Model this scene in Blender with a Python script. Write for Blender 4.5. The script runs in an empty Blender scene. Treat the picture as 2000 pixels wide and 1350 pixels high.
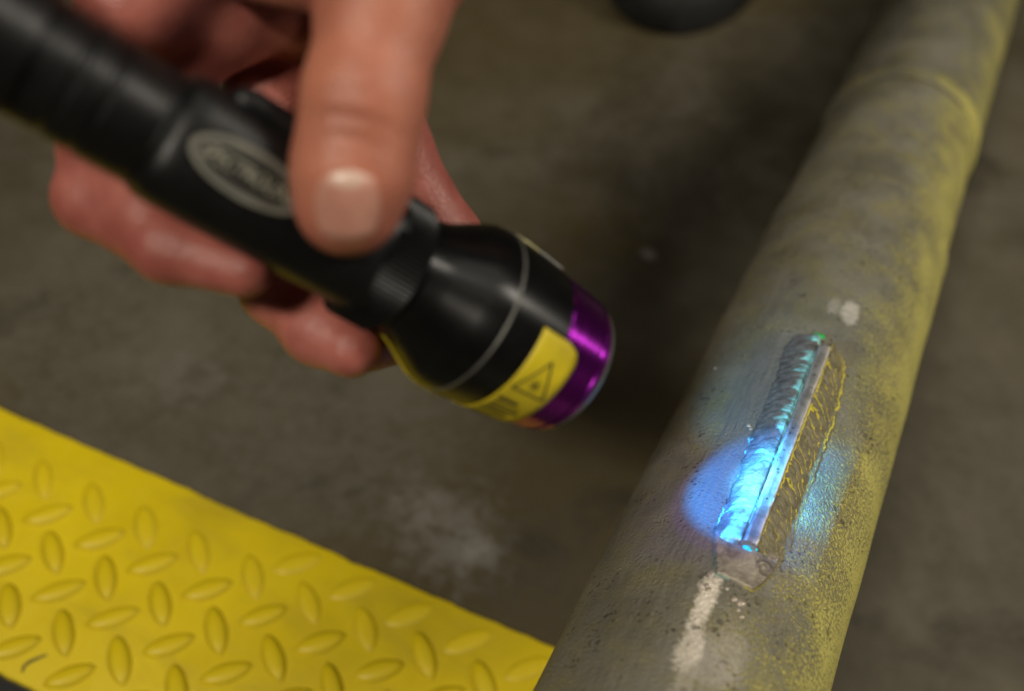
import bpy, bmesh, math, random
import numpy as np
from mathutils import Vector, Matrix
from mathutils.bvhtree import BVHTree
random.seed(7); rng = np.random.default_rng(7)
SC = bpy.context.scene
COL = SC.collection

# ------------------------------------------------------------------ camera frame
F = 2100.0                                   # focal length in units of a 2000 wide frame
PITCH = 0.01740                               # tread plate lattice pitch (m)
NRM = np.array([0.0659599, -0.62672547, -0.77644348])
U = np.array([0.93173624, -0.23979057, 0.27270509])
W = np.array([0.35709505, 0.74142812, -0.56812627])
X0 = np.array([-10.89618586, 3.10888929, 24.99969635]) * PITCH
PLATE_T = 0.0025
H = -X0 @ NRM + PLATE_T
NRM = NRM / np.linalg.norm(NRM)
yw = np.array([0, 0, 1.0]) - NRM[2] * NRM; yw /= np.linalg.norm(yw)
xw = np.cross(yw, NRM)
B = np.array([xw, yw, NRM])                  # camera axes (x right, y down, z forward) -> world
def w_(p): return np.asarray(p, float) @ B.T + np.array([0, 0, H])
def wd(d): return np.asarray(d, float) @ B.T
def cv(x, y, z): return np.array([(x - 1000) / F * z, (y - 675) / F * z, z])
def P(x, y, z): return w_(cv(x, y, z))
CAM = w_([0, 0, 0])
def ray(x, y):
    r = wd([(x - 1000) / F, (y - 675) / F, 1.0]); return r / np.linalg.norm(r)
def on_plane(x, y, z=0.0):
    r = ray(x, y); return CAM + r * ((z - CAM[2]) / r[2])

cam = bpy.data.cameras.new('camera'); co = bpy.data.objects.new('camera', cam); COL.objects.link(co)
M = Matrix.Identity(4)
for k, c in enumerate((wd([1, 0, 0]), wd([0, -1, 0]), wd([0, 0, -1]))):
    for r in range(3): M[r][k] = c[r]
for r in range(3): M[r][3] = CAM[r]
co.matrix_world = M
cam.sensor_width = 36; cam.lens = F / 2000 * 36
cam.clip_start = 0.005; cam.clip_end = 200
cam.dof.use_dof = True; cam.dof.focus_distance = 0.3463; cam.dof.aperture_fstop = 5.4; cam.dof.aperture_blades = 9
SC.camera = co
SC.view_settings.view_transform = 'Standard'; SC.view_settings.look = 'None'
SC.view_settings.exposure = 0; SC.view_settings.gamma = 1

# ------------------------------------------------------------------ light
world = bpy.data.worlds.new('World'); SC.world = world; world.use_nodes = True
bg = world.node_tree.nodes['Background']
bg.inputs[0].default_value = (1.0, 0.93, 0.80, 1); bg.inputs[1].default_value = 0.015
def area(name, loc, target, sx, sy, watts, color):
    l = bpy.data.lights.new(name, 'AREA'); l.shape = 'RECTANGLE'; l.size = sx; l.size_y = sy
    l.energy = watts; l.color = color
    o = bpy.data.objects.new(name, l); COL.objects.link(o)
    o.location = loc
    o.rotation_euler = (Vector(target) - Vector(loc)).to_track_quat('-Z', 'Y').to_euler()
    return o
area('ceiling_lamp', (-0.66, -0.80, 1.75), (0.0, 0.2, 0), 0.40, 0.22, 26.0, (1.0, 0.92, 0.77))
area('ceiling_lamp', (1.25, 0.15, 1.15), (0.1, 0.2, 0.05), 0.14, 0.8, 14.0, (1.0, 0.93, 0.80))
area('ceiling_lamp', (0.35, 0.20, 1.9), (0.2, 0.2, 0), 1.5, 0.05, 3.0, (1.0, 0.94, 0.82))
area('ceiling_lamp', (0.30, 0.75, 1.9), (0.2, 0.2, 0), 1.5, 0.04, 1.5, (1.0, 0.95, 0.86))

# ------------------------------------------------------------------ helpers
def link(name, me, mat=None, parent=None, smooth=True):
    o = bpy.data.objects.new(name, me); COL.objects.link(o)
    if mat and not me.materials: me.materials.append(mat)
    if smooth:
        me.polygons.foreach_set('use_smooth', [True] * len(me.polygons))
    if parent: o.parent = parent
    return o
def mesh(name, verts, faces):
    me = bpy.data.meshes.new(name)
    me.from_pydata([tuple(v) for v in verts], [], [tuple(f) for f in faces]); me.update()
    return me
def thing(name, label, cat, mw=None, group=None):
    o = bpy.data.objects.new(name, None); COL.objects.link(o); o.empty_display_size = 0.02
    if mw is not None: o.matrix_world = mw
    o['label'] = label; o['category'] = cat
    if group: o['group'] = group
    return o
def frame(o, x, y, z):
    m = Matrix.Identity(4)
    for k, c in enumerate((x, y, z, o)):
        for r in range(3): m[r][k] = float(c[r])
    return m
def nrm(v): v = np.asarray(v, float); return v / np.linalg.norm(v)
def lathe(prof, seg=96, cap0=False, cap1=False):
    """profile [(r, z)] round local Z"""
    vs, fs = [], []
    n = len(prof)
    for r, z in prof:
        for k in range(seg):
            t = 2 * math.pi * k / seg; vs.append((r * math.cos(t), r * math.sin(t), z))
    for i in range(n - 1):
        for k in range(seg):
            k2 = (k + 1) % seg
            fs.append((i * seg + k, i * seg + k2, (i + 1) * seg + k2, (i + 1) * seg + k))
    if cap0: fs.append(tuple(range(seg))[::-1])
    if cap1: fs.append(tuple((n - 1) * seg + k for k in range(seg)))
    return vs, fs
def grid_faces(nu, nv):
    i = np.arange(nu - 1)[:, None] * nv + np.arange(nv - 1)[None, :]
    i = i.ravel()
    return np.stack([i, i + 1, i + nv + 1, i + nv], 1)
def sharp(me, deg=35):
    try: me.set_sharp_from_angle(angle=math.radians(deg))
    except Exception: pass

class NT:
    """tiny node helper"""
    def __init__(s, name):
        s.m = bpy.data.materials.new(name); s.m.use_nodes = True
        s.t = s.m.node_tree; s.n = s.t.nodes; s.b = s.n['Principled BSDF']
    def set(s, node, key, v):
        if isinstance(v, bpy.types.NodeSocket): s.t.links.new(v, node.inputs[key])
        else: node.inputs[key].default_value = v
    def p(s, **kw):
        names = dict(color='Base Color', rough='Roughness', metal='Metallic', spec='Specular IOR Level', normal='Normal',
                     sss='Subsurface Weight', sssr='Subsurface Radius', ssss='Subsurface Scale', coat='Coat Weight',
                     coatr='Coat Roughness', em='Emission Color', ems='Emission Strength', alpha='Alpha', trans='Transmission Weight', aniso='Anisotropic', anr='Anisotropic Rotation', tan='Tangent')
        for k, v in kw.items():
            if isinstance(v, tuple) and len(v) == 3 and k in ('color', 'em'): v = (*v, 1)
            s.set(s.b, names[k], v)
        return s.m
    def tangent(s):
        n = s.n.new('ShaderNodeTangent'); n.direction_type = 'RADIAL'; n.axis = 'Z'; return n.outputs[0]
    def coord(s): return s.n.new('ShaderNodeTexCoord').outputs['Object']
    def math(s, op, a, b=0.0, c=0.0, clamp=False):
        n = s.n.new('ShaderNodeMath'); n.operation = op; n.use_clamp = clamp
        s.set(n, 0, a); s.set(n, 1, b); s.set(n, 2, c); return n.outputs[0]
    def noise(s, vec, scale, detail=3, rough=0.55, dist=0.0):
        n = s.n.new('ShaderNodeTexNoise'); s.set(n, 'Vector', vec); s.set(n, 'Scale', scale); s.set(n, 'Detail', detail)
        s.set(n, 'Roughness', rough); s.set(n, 'Distortion', dist); return n.outputs['Fac']
    def noisec(s, vec, scale, detail=2):
        n = s.n.new('ShaderNodeTexNoise'); s.set(n, 'Vector', vec); s.set(n, 'Scale', scale); s.set(n, 'Detail', detail); return n.outputs['Color']
    def vor(s, vec, scale, feature='F1', rnd=1.0):
        n = s.n.new('ShaderNodeTexVoronoi'); n.feature = feature; s.set(n, 'Vector', vec); s.set(n, 'Scale', scale); s.set(n, 'Randomness', rnd); return n.outputs['Distance']
    def vmul(s, v, k):
        n = s.n.new('ShaderNodeVectorMath'); n.operation = 'MULTIPLY'; s.set(n, 0, v); s.set(n, 1, k); return n.outputs[0]
    def vadd(s, v, k):
        n = s.n.new('ShaderNodeVectorMath'); n.operation = 'ADD'; s.set(n, 0, v); s.set(n, 1, k); return n.outputs[0]
    def sep(s, v):
        n = s.n.new('ShaderNodeSeparateXYZ'); s.set(n, 0, v); return n.outputs
    def comb(s, x, y, z=0.0):
        n = s.n.new('ShaderNodeCombineXYZ'); s.set(n, 0, x); s.set(n, 1, y); s.set(n, 2, z); return n.outputs[0]
    def ss(s, v, lo, hi, a=0.0, b=1.0):
        n = s.n.new('ShaderNodeMapRange'); n.interpolation_type = 'SMOOTHSTEP'
        s.set(n, 0, v); s.set(n, 1, lo); s.set(n, 2, hi); s.set(n, 3, a); s.set(n, 4, b); return n.outputs[0]
    def lin(s, v, lo, hi, a=0.0, b=1.0):
        n = s.n.new('ShaderNodeMapRange'); s.set(n, 0, v); s.set(n, 1, lo); s.set(n, 2, hi); s.set(n, 3, a); s.set(n, 4, b); return n.outputs[0]
    def mix(s, f, a, b):
        n = s.n.new('ShaderNodeMix'); n.data_type = 'RGBA'; s.set(n, 0, f)
        s.set(n, 6, (*a, 1) if isinstance(a, tuple) else a); s.set(n, 7, (*b, 1) if isinstance(b, tuple) else b); return n.outputs[2]
    def bump(s, h, strength, dist, normal=None):
        n = s.n.new('ShaderNodeBump'); s.set(n, 'Height', h); s.set(n, 'Strength', strength); s.set(n, 'Distance', dist)
        if normal is not None: s.set(n, 'Normal', normal)
        return n.outputs[0]
    def attr(s, name):
        n = s.n.new('ShaderNodeAttribute'); n.attribute_name = name; return n.outputs['Fac']

def plain(name, color, rough=0.5, metal=0.0, spec=0.5, nscale=900, nstr=0.08, var=0.25):
    t = NT(name); c = t.coord()
    f = t.noise(c, nscale * 0.1, 4); g = t.noise(c, nscale, 3)
    col = t.mix(t.ss(f, 0.3, 0.7), tuple(x * (1 - var) for x in color), tuple(min(1, x * (1 + var)) for x in color))
    return t.p(color=col, rough=t.lin(g, 0.3, 0.7, rough * 0.85, min(1, rough * 1.15)), metal=metal, spec=spec, normal=t.bump(g, nstr, 0.0003))

# ------------------------------------------------------------------ floor
def mat_floor():
    t = NT('worn_concrete'); c = t.coord()
    a = t.noise(c, 6, 5, 0.6, 0.4); b = t.noise(c, 28, 5, 0.65); d = t.noise(t.vadd(c, (3, 1, 0)), 3.2, 3, 0.5)
    e = t.noise(t.vadd(c, (7, 2, 0)), 14, 5, 0.6, 0.8); fine = t.noise(c, 500, 4, 0.7)
    col = t.mix(t.ss(a, 0.3, 0.7), (0.047, 0.040, 0.023), (0.085, 0.073, 0.047))
    col = t.mix(t.ss(b, 0.35, 0.75, 0, 0.75), col, (0.108, 0.093, 0.068))
    col = t.mix(t.ss(d, 0.46, 0.62, 0, 0.7), col, (0.060, 0.043, 0.014))
    col = t.mix(t.ss(e, 0.56, 0.75, 0, 0.8), col, (0.026, 0.023, 0.014))
    o = t.sep(c)
    mott = t.ss(t.noise(c, 120, 5, 0.7, 0.5), 0.34, 0.60, 0.25, 1.0)
    # pale scuffed patch and one pale fleck where the photograph has them
    for (px, py, r0, kk, colr) in ((870, 1030, 0.024, 0.8, (0.185, 0.168, 0.145)), (930, 1070, 0.008, 0.8, (0.27, 0.26, 0.24)), (830, 990, 0.010, 0.6, (0.22, 0.20, 0.175)), (1080, 1110, 0.03, 0.5, (0.04, 0.036, 0.03)), (1265, 497, 0.0042, 1.0, (0.50, 0.45, 0.42)), (1170, 455, 0.040, 0.75, (0.085, 0.060, 0.018)), (1330, 250, 0.075, 0.6, (0.030, 0.024, 0.013)), (260, 640, 0.075, 0.55, (0.105, 0.096, 0.072)), (720, 880, 0.060, 0.6, (0.112, 0.102, 0.082)), (350, 720, 0.02, 0.35, (0.15, 0.13, 0.11)), (1900, 1000, 0.09, 0.4, (0.10, 0.088, 0.066))):  # wide dark stain left of the pipe also paints in the shadow there
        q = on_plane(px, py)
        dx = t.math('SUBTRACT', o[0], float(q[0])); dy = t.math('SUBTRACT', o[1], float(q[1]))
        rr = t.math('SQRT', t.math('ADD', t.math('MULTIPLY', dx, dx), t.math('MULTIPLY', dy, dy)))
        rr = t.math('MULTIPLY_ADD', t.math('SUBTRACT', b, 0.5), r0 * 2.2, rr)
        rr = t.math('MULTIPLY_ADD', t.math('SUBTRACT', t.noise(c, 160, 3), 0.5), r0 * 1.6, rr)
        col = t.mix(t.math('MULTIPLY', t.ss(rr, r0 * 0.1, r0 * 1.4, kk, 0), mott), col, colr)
    col = t.mix(t.ss(t.vor(c, 260), 0.08, 0.16, 0.5, 0), col, (0.04, 0.036, 0.03))
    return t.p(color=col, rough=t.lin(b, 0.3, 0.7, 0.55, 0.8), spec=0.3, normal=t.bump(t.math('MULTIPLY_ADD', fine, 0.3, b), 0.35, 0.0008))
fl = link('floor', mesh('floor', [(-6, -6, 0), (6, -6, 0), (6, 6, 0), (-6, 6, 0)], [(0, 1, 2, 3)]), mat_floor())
fl['kind'] = 'structure'


# ------------------------------------------------------------------ tread plate
def mat_paint():
    t = NT('yellow_floor_paint'); c = t.coord()
    a = t.noise(c, 22, 4, 0.6); b = t.noise(c, 110, 5, 0.65); fine = t.noise(c, 700, 3)
    col = t.mix(t.ss(a, 0.3, 0.7), (0.60, 0.450, 0.004), (0.67, 0.510, 0.006))
    col = t.mix(t.ss(b, 0.62, 0.80, 0, 0.35), col, (0.22, 0.16, 0.02))
    v = t.noise(t.vmul(c, (60, 260, 60)), 1.0, 4, 0.7)
    col = t.mix(t.ss(v, 0.66, 0.78, 0, 0.25), col, (0.70, 0.58, 0.10))
    col = t.mix(t.math('MULTIPLY', t.attr('rim'), t.ss(b, 0.30, 0.62, 0.10, 0.5)), col, (0.17, 0.125, 0.012))  # lozenge rims darkened: dirt plus the shading round them put into colour
    sm = t.noise(t.vmul(c, (14, 40, 20)), 1.0, 4, 0.6, 0.6)
    col = t.mix(t.ss(sm, 0.46, 0.76, 0, 0.36), col, (0.30, 0.22, 0.03))
    col = t.mix(t.ss(t.noise(c, 340, 4, 0.7), 0.66, 0.76, 0, 0.5), col, (0.14, 0.11, 0.03))
    return t.p(color=col, rough=t.lin(b, 0.3, 0.7, 0.38, 0.6), spec=0.4, normal=t.bump(t.math('MULTIPLY_ADD', fine, 0.25, b), 0.3, 0.0006))
m_paint = mat_paint()
pu = nrm(wd(U)); pv = nrm(np.cross([0, 0, 1], pu))          # lattice axes on the plate
pw = nrm(wd(W)); sgn = 1 if pv @ pw > 0 else -1
P0 = w_(X0)
eA, eB = on_plane(0, 795, PLATE_T), on_plane(1080, 1262, PLATE_T)
el = nrm(eB - eA); en = np.array([-el[1], el[0], 0])         # en: away from the viewer
if en[1] < 0: en = -en
fA = on_plane(20, 1326, PLATE_T)
width = float((eA - fA) @ en)
m_strip = plain('black_strip', (0.010, 0.010, 0.011), 0.7, nscale=300)  # plain black slab standing for the dark corner beyond the plate
sa, sb = fA - el * 0.5 - en * 0.0015, fA + el * 0.9 - en * 0.0015
sc_ = -en * 0.12
vv = [(*(p[:2]), z) for z in (0.0001, 0.0018) for p in (sa, sb, sb + sc_, sa + sc_)]
o = link('floor_strip', mesh('floor_strip', vv, [(0, 1, 2, 3), (7, 6, 5, 4), (0, 4, 5, 1), (1, 5, 6, 2), (2, 6, 7, 3), (3, 7, 4, 0)]), m_strip, smooth=False); o['kind'] = 'structure'
plate = thing('tread_plate', 'yellow painted steel tread plate lying on the concrete floor', 'tread plate', frame(eA, el, en, (0, 0, 1)))
if np.linalg.det(np.array([el, en, [0, 0, 1]])) < 0: print('plate frame is mirrored')
L0, L1 = -0.24, 0.46
def sheet():
    n = 420; vs = []; fs = []
    xs = np.linspace(L0, L1, n)
    jag = np.convolve(rng.normal(0, 1, n + 8), np.ones(5) / 5, 'same')[4:-4] * 0.0005
    jag2 = np.convolve(rng.normal(0, 1, n + 8), np.ones(5) / 5, 'same')[4:-4] * 0.0005
    r = 0.0012
    rows = [(lambda k: (-width + jag2[k], -PLATE_T)), (lambda k: (-width + jag2[k], -r)), (lambda k: (-width + jag2[k] + r * .3, -r * .3)), (lambda k: (-width + jag2[k] + r, 0)),
            (lambda k: (jag[k] - r, 0)), (lambda k: (jag[k] - r * .3, -r * .3)), (lambda k: (jag[k], -r)), (lambda k: (jag[k], -PLATE_T))]
    for k in range(n):
        for f in rows:
            y, z = f(k); vs.append((xs[k], y, z))
    for a in range(n - 1):
        for b in range(7): fs.append((a * 8 + b, (a + 1) * 8 + b, (a + 1) * 8 + b + 1, a * 8 + b + 1))
    return vs, fs
link('plate_sheet', mesh('plate_sheet', *sheet()), m_paint, plate)
def lozenge(hh):
    L, Wd = PITCH * 0.58, PITCH * 0.245
    nu, nv = 12, 7; vs = []
    for i in range(nu + 1):
        x = -1 + 2 * i / nu
        w = (1 - x * x) ** 0.75
        for j in range(nv):
            y = -1 + 2 * j / (nv - 1)
            z = hh * min(1, 1.5 * (1 - abs(y) ** 2.0)) * (1 - abs(x) ** 3) ** 0.6 if abs(x) < 1 else 0
            vs.append((x * L, y * w * Wd, z - 0.0001))
    me = mesh('raised_lozenge', vs, [tuple(f) for f in grid_faces(nu + 1, nv)][::-1])
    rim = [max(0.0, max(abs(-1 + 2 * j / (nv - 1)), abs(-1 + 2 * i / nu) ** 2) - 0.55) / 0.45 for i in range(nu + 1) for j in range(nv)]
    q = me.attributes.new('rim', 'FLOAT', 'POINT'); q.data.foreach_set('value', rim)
    return me
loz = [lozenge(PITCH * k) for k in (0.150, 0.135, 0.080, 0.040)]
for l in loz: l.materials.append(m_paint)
mi = plate.matrix_world.inverted(); rot = mi.to_3x3()
proto = None
for i in range(-16, 34):
    for j in range(-16, 34):
        q = P0 + i * PITCH * pu + j * PITCH * sgn * pv
        d = float((q - eA) @ en)
        if d > -PITCH * 0.60 or d < -width + PITCH * 0.45: continue
        lx = float((q - eA) @ el)
        if lx < L0 + PITCH * 0.8 or lx > L1 - PITCH * 0.8: continue
        worn = d > -PITCH * (1.75 if (i + j) % 2 else 1.35)
        me = loz[2 + (i + j) % 2] if worn else loz[(i * 3 + j) % 2]
        ax = pu if (i + j) % 2 else pv * sgn
        la = rot @ Vector(ax)
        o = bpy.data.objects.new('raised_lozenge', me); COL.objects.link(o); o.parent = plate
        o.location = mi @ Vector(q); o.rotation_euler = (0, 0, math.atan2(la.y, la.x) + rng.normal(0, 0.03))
        o.scale = (1 + rng.normal(0, 0.03), 1 + rng.normal(0, 0.04), 1)
for me in loz: me.polygons.foreach_set('use_smooth', [True] * len(me.polygons))
# dark scratch near the lower corner
def strip(points, w, z):
    vs, fs = [], []
    for k, p in enumerate(points):
        a = points[max(0, k - 1)]; b = points[min(len(points) - 1, k + 1)]
        t = nrm(np.array(b) - np.array(a)); n = np.array([-t[1], t[0]])
        ww = w * (0.35 + 0.65 * math.sin(math.pi * (k + .5) / len(points)))
        for s in (-1, 0, 1): vs.append((p[0] + n[0] * ww * s, p[1] + n[1] * ww * s, z + (0.00012 if s == 0 else 0)))
    for k in range(len(points) - 1):
        for s in (0, 1): fs.append((k * 3 + s, k * 3 + s + 1, k * 3 + s + 4, k * 3 + s + 3))
    return vs, fs
m_chip = plain('bare_chip', (0.10, 0.08, 0.02), 0.6)
sp = [mi @ Vector(on_plane(x, y, PLATE_T)) for x, y in ((43, 1314), (47, 1302), (58, 1293), (72, 1287), (92, 1279))]
link('paint_scratch', mesh('paint_scratch', *strip([(p.x, p.y) for p in sp], 0.0007, 0.00015)), m_chip, plate)

# ------------------------------------------------------------------ pipe
R = 0.0355
def fitline(ps):
    r = np.array([ray(*q) for q in ps]); return np.linalg.svd(r)[2][-1]
nL = fitline([(1043, 1350), (1180, 1072), (1290, 855), (1413, 600), (1541, 378)])
nR = fitline([(1622, 1350), (1699, 1072), (1761, 850), (1830, 600), (1877, 400)])
right = wd([1, 0, 0])
if nL @ right < 0: nL = -nL
if nR @ right > 0: nR = -nR
pz = nrm(np.cross(nL, nR)); pz = pz if pz @ wd([0, 0, 1]) > 0 else -pz
alpha = (math.pi - math.acos(float(nL @ nR))) / 2
A0 = CAM + nrm(nL + nR) * R / math.sin(alpha)                # axis point nearest the camera
def hit(x, y, rad=R):
    """pixel -> point of the pipe surface"""
    d = ray(x, y); o = CAM - A0
    d2 = d - (d @ pz) * pz; o2 = o - (o @ pz) * pz
    a = d2 @ d2; b = 2 * d2 @ o2; c = o2 @ o2 - rad * rad
    D = b * b - 4 * a * c
    t = (-b - math.sqrt(max(D, 0))) / (2 * a)
    return CAM + d * t
hc = hit(1500, 900)
PO = A0 + ((hc - A0) @ pz) * pz
py = nrm(hc - PO); px_ = np.cross(py, pz)
PM = frame(PO, px_, py, pz)
def at(x, y, rad=R):
    """pixel -> (arc to the right, length along) on the pipe"""
    q = hit(x, y, rad) - PO
    return R * math.atan2(-(q @ px_), q @ py), float(q @ pz)
def cyl(a, z, h=0.0, rad=R):
    t = a / R; r = rad + h
    return np.stack([-r * np.sin(t), r * np.cos(t), z + 0 * t], -1)
pipe = thing('steel_pipe', 'long grey steel pipe dusted with yellow paint, small bar welded along its top', 'pipe', PM)
z1 = at(1640, 338)[1]; z2 = at(1780, 148)[1]
print('pipe z1 z2', z1, z2, 'weld depth', float((hit(1490, 930) - CAM) @ wd([0, 0, 1])), float((hit(1600, 670) - CAM) @ wd([0, 0, 1])), float((hit(1450, 1060) - CAM) @ wd([0, 0, 1])))
cam.dof.focus_distance = float((hit(1490, 930) - CAM) @ wd([0, 0, 1])) - 0.002

def mat_pipe(yellow=0.0, band=None):
    t = NT('pipe_paint'); c = t.coord(); o = t.sep(c)
    ang = t.math('ARCTAN2', t.math('MULTIPLY', o[0], -1.0), o[1]); a = t.math('MULTIPLY', ang, R); z = o[2]
    v = t.comb(a, z, 0.0)
    lo = t.noise(v, 32, 4, 0.6, 0.3); lo2 = t.noise(t.vadd(v, (5, 3, 0)), 75, 4, 0.6)
    streak = t.noise(t.vmul(v, (420, 60, 1)), 1.0, 4, 0.65)
    grain = t.noise(v, 980, 3, 0.65); grain2 = t.noise(t.vadd(v, (9, 4, 0)), 1700, 2, 0.6)
    col = t.mix(t.ss(lo, 0.3, 0.7), (0.110, 0.102, 0.074), (0.205, 0.192, 0.152))
    col = t.mix(t.ss(streak, 0.42, 0.75, 0, 0.5), col, (0.20, 0.185, 0.150))
    # olive overspray film, everywhere but thin in the brushed zone left of the weld
    brushed = t.math('MULTIPLY', t.math('MULTIPLY', t.ss(a, -0.020, -0.012), t.ss(a, 0.006, 0.014, 1, 0)), t.math('MULTIPLY', t.ss(z, -0.048, -0.036), t.ss(z, 0.045, 0.062, 1, 0)))
    film = t.math('SUBTRACT', t.ss(lo2, 0.38, 0.70), brushed, clamp=True)
    col = t.mix(t.math('MULTIPLY', film, 0.42), col, (0.20, 0.175, 0.068))
    col = t.mix(t.math('MULTIPLY', brushed, 0.6), col, (0.140, 0.130, 0.115))
    # speckled yellow, heavy on the right flank
    dens = t.ss(a, -0.004, 0.044, 0.03, 0.72)
    dens = t.math('ADD', dens, t.lin(lo, 0.3, 0.7, -0.17, 0.17))
    dens = t.math('ADD', dens, t.lin(lo2, 0.3, 0.7, -0.13, 0.13))
    dens = t.math('MULTIPLY_ADD', brushed, -0.30, dens)
    dens = t.math('ADD', dens, yellow)
    if band: dens = t.math('ADD', dens, t.math('MULTIPLY', t.ss(z, band, band + 0.002), t.ss(z, band + 0.008, band + 0.016, 0.40, 0)))
    gr = t.lin(grain, 0.30, 0.70); gr2 = t.lin(grain2, 0.30, 0.70)
    sp = t.ss(t.math('SUBTRACT', t.math('ADD', gr, dens), 1.0), -0.24, 0.24)
    sp2 = t.ss(t.math('SUBTRACT', t.math('ADD', gr2, dens), 1.0), -0.15, 0.25, 0, 0.6)
    ycol = t.mix(gr2, (0.40, 0.355, 0.085), (0.54, 0.485, 0.135))
    col = t.mix(t.math('MAXIMUM', sp, sp2), col, ycol)
    # dark pits
    pitm = t.ss(t.noise(t.vadd(v, (2, 8, 0)), 90, 3), 0.47, 0.66)
    pit = t.math('MULTIPLY', t.ss(t.math('MULTIPLY_ADD', grain, 0.16, t.vor(v, 560)), 0.27, 0.38, 1, 0), pitm)
    pit2 = t.math('MULTIPLY', t.ss(t.math('MULTIPLY_ADD', grain, 0.2, t.vor(t.vadd(v, (3, 3, 0)), 270)), 0.25, 0.33, 1, 0), pitm)
    pit = t.math('MULTIPLY', t.math('MAXIMUM', pit, pit2), t.math('MULTIPLY_ADD', brushed, -0.75, 1.0))
    col = t.mix(t.math('MULTIPLY', pit, 0.62), col, (0.045, 0.039, 0.028))
    # rubbed metal whose glossy highlight is painted as bright colour
    bare = None
    for (qx, qy, ra, rz, k) in ((1371, 1190, 0.0027, 0.011, 1.0), (1352, 1255, 0.0030, 0.010, 0.65), (1338, 1330, 0.0032, 0.009, 0.22), (1660, 612, 0.0030, 0.0060, 0.5), (1630, 596, 0.002, 0.006, 0.2), (1400, 1290, 0.007, 0.014, 0.18)):
        a0, z0 = at(qx, qy)
        da = t.math('DIVIDE', t.math('SUBTRACT', a, a0), ra); dz = t.math('DIVIDE', t.math('SUBTRACT', z, z0), rz)
        rr = t.math('SQRT', t.math('ADD', t.math('MULTIPLY', da, da), t.math('MULTIPLY', dz, dz)))
        rr = t.math('MULTIPLY_ADD', t.math('SUBTRACT', grain, 0.5), 1.1, rr)
        rr = t.math('MULTIPLY_ADD', t.math('SUBTRACT', lo2, 0.5), 2.2, rr)
        mk = t.ss(rr, 0.55, 1.15, k, 0)
        bare = mk if bare is None else t.math('MAXIMUM', bare, mk)
    bare = t.math('MULTIPLY', bare, t.lin(t.noise(v, 330, 4, 0.7), 0.30, 0.55, 0.45, 1.0))
    bare = t.math('MULTIPLY', bare, t.math('SUBTRACT', 1.0, t.math('MULTIPLY', pit, 0.7)))
    col = t.mix(bare, t.mix(t.ss(grain, 0.35, 0.65), col, col), (0.88, 0.79, 0.66))
    h = t.math('MULTIPLY_ADD', pit, -1.2, t.math('ADD', grain, t.math('MULTIPLY', sp, 0.5)))
    h = t.math('MULTIPLY_ADD', streak, t.math('MULTIPLY_ADD', brushed, 1.6, 0.4), h)
    rough = t.math('MULTIPLY_ADD', bare, -0.12, t.lin(grain, 0.3, 0.7, 0.38, 0.62))
    return t.p(color=col, rough=rough, metal=t.math('MULTIPLY', bare, 0.35), spec=0.45, normal=t.bump(h, 1.0, 0.00050))
m_pipe = mat_pipe(0.0); m_pipe2 = mat_pipe(0.02); m_pipe3 = mat_pipe(-0.16, z2)

def tube_section(za, zb, rad, nz, seg=220, lipa=0.0, lipb=0.0):
    t = np.linspace(0, 2 * np.pi, seg, endpoint=False)
    zs = np.linspace(za, zb, nz); vs = []
    ph = rng.uniform(0, 6, 6)
    for z in zs:
        e = min(z - za, zb - z)
        chamf = -max(0, 0.0009 - e) * 0.9
        wob = 0.00010 * np.sin(3 * t + z * 40 + ph[0]) + 0.00008 * np.sin(5 * t - z * 90 + ph[1]) + 0.00006 * np.sin(2 * t + z * 150 + ph[2])
        rr = rad + wob + chamf + (lipa * math.exp(-((z - za - 0.002) / 0.0022) ** 2)) + (lipb * math.exp(-((z - zb + 0.002) / 0.0022) ** 2))
        vs += [(r * math.sin(k), r * math.cos(k), z) for r, k in zip(rr, t)]
    fs = []
    for i in range(nz - 1):
        for k in range(seg):
            k2 = (k + 1) % seg; fs.append((i * seg + k, (i + 1) * seg + k, (i + 1) * seg + k2, i * seg + k2))
    # wall and bore
    base = len(vs); ri = rad - 0.0038
    for z in (za, zb): vs += [(ri * math.sin(k), ri * math.cos(k), z) for k in t]
    for k in range(seg):
        k2 = (k + 1) % seg
        fs.append((k, k2, base + k2, base + k))
        fs.append(((nz - 1) * seg + k2, (nz - 1) * seg + k, base + seg + k, base + seg + k2))
        fs.append((base + k2, base + seg + k2, base + seg + k, base + k))
    return vs, fs
def section(name, *a, mat=m_pipe, **k):
    me = mesh(name, *tube_section(*a, **k)); o = link(name, me, mat, pipe); sharp(me, 40); return o
section('pipe_section', -0.155, z1, R, 240, lipb=0.0002)
section('pipe_section', z1 + 0.0006, z2, R * 0.972, 160, mat=m_pipe2)
section('pipe_section', z2 + 0.0006, 0.62, R * 1.0, 160, lipa=0.0003, mat=m_pipe3)

# bar: corners of its top face
BARH = 0.0047
def atb(x, y): return at(x, y, R + BARH)
c00, c01 = np.array(atb(1452, 1052)), np.array(atb(1483, 1062))
c10, c11 = np.array(atb(1601, 668)), np.array(atb(1627, 674))
b0 = (c00 + c01) / 2; b1 = (c10 + c11) / 2
bw = 0.5 * (np.linalg.norm(c01 - c00) + np.linalg.norm(c11 - c10)) * 0.5
print('bar', b0, b1, 'half width', bw)
bd = nrm(b1 - b0); bn = np.array([bd[1], -bd[0]])             # bn: to the right
blen = float(np.linalg.norm(b1 - b0))
def bar_aL(z): return (b0[0] + (z - b0[1]) * bd[0] / bd[1]) - bw
def bar_aR(z): return (b0[0] + (z - b0[1]) * bd[0] / bd[1]) + bw
def fnoise(n, amp, k=9):
    return np.convolve(rng.normal(0, 1, n + 4 * k), np.ones(k) / k, 'same')[2 * k:-2 * k] * amp
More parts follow.
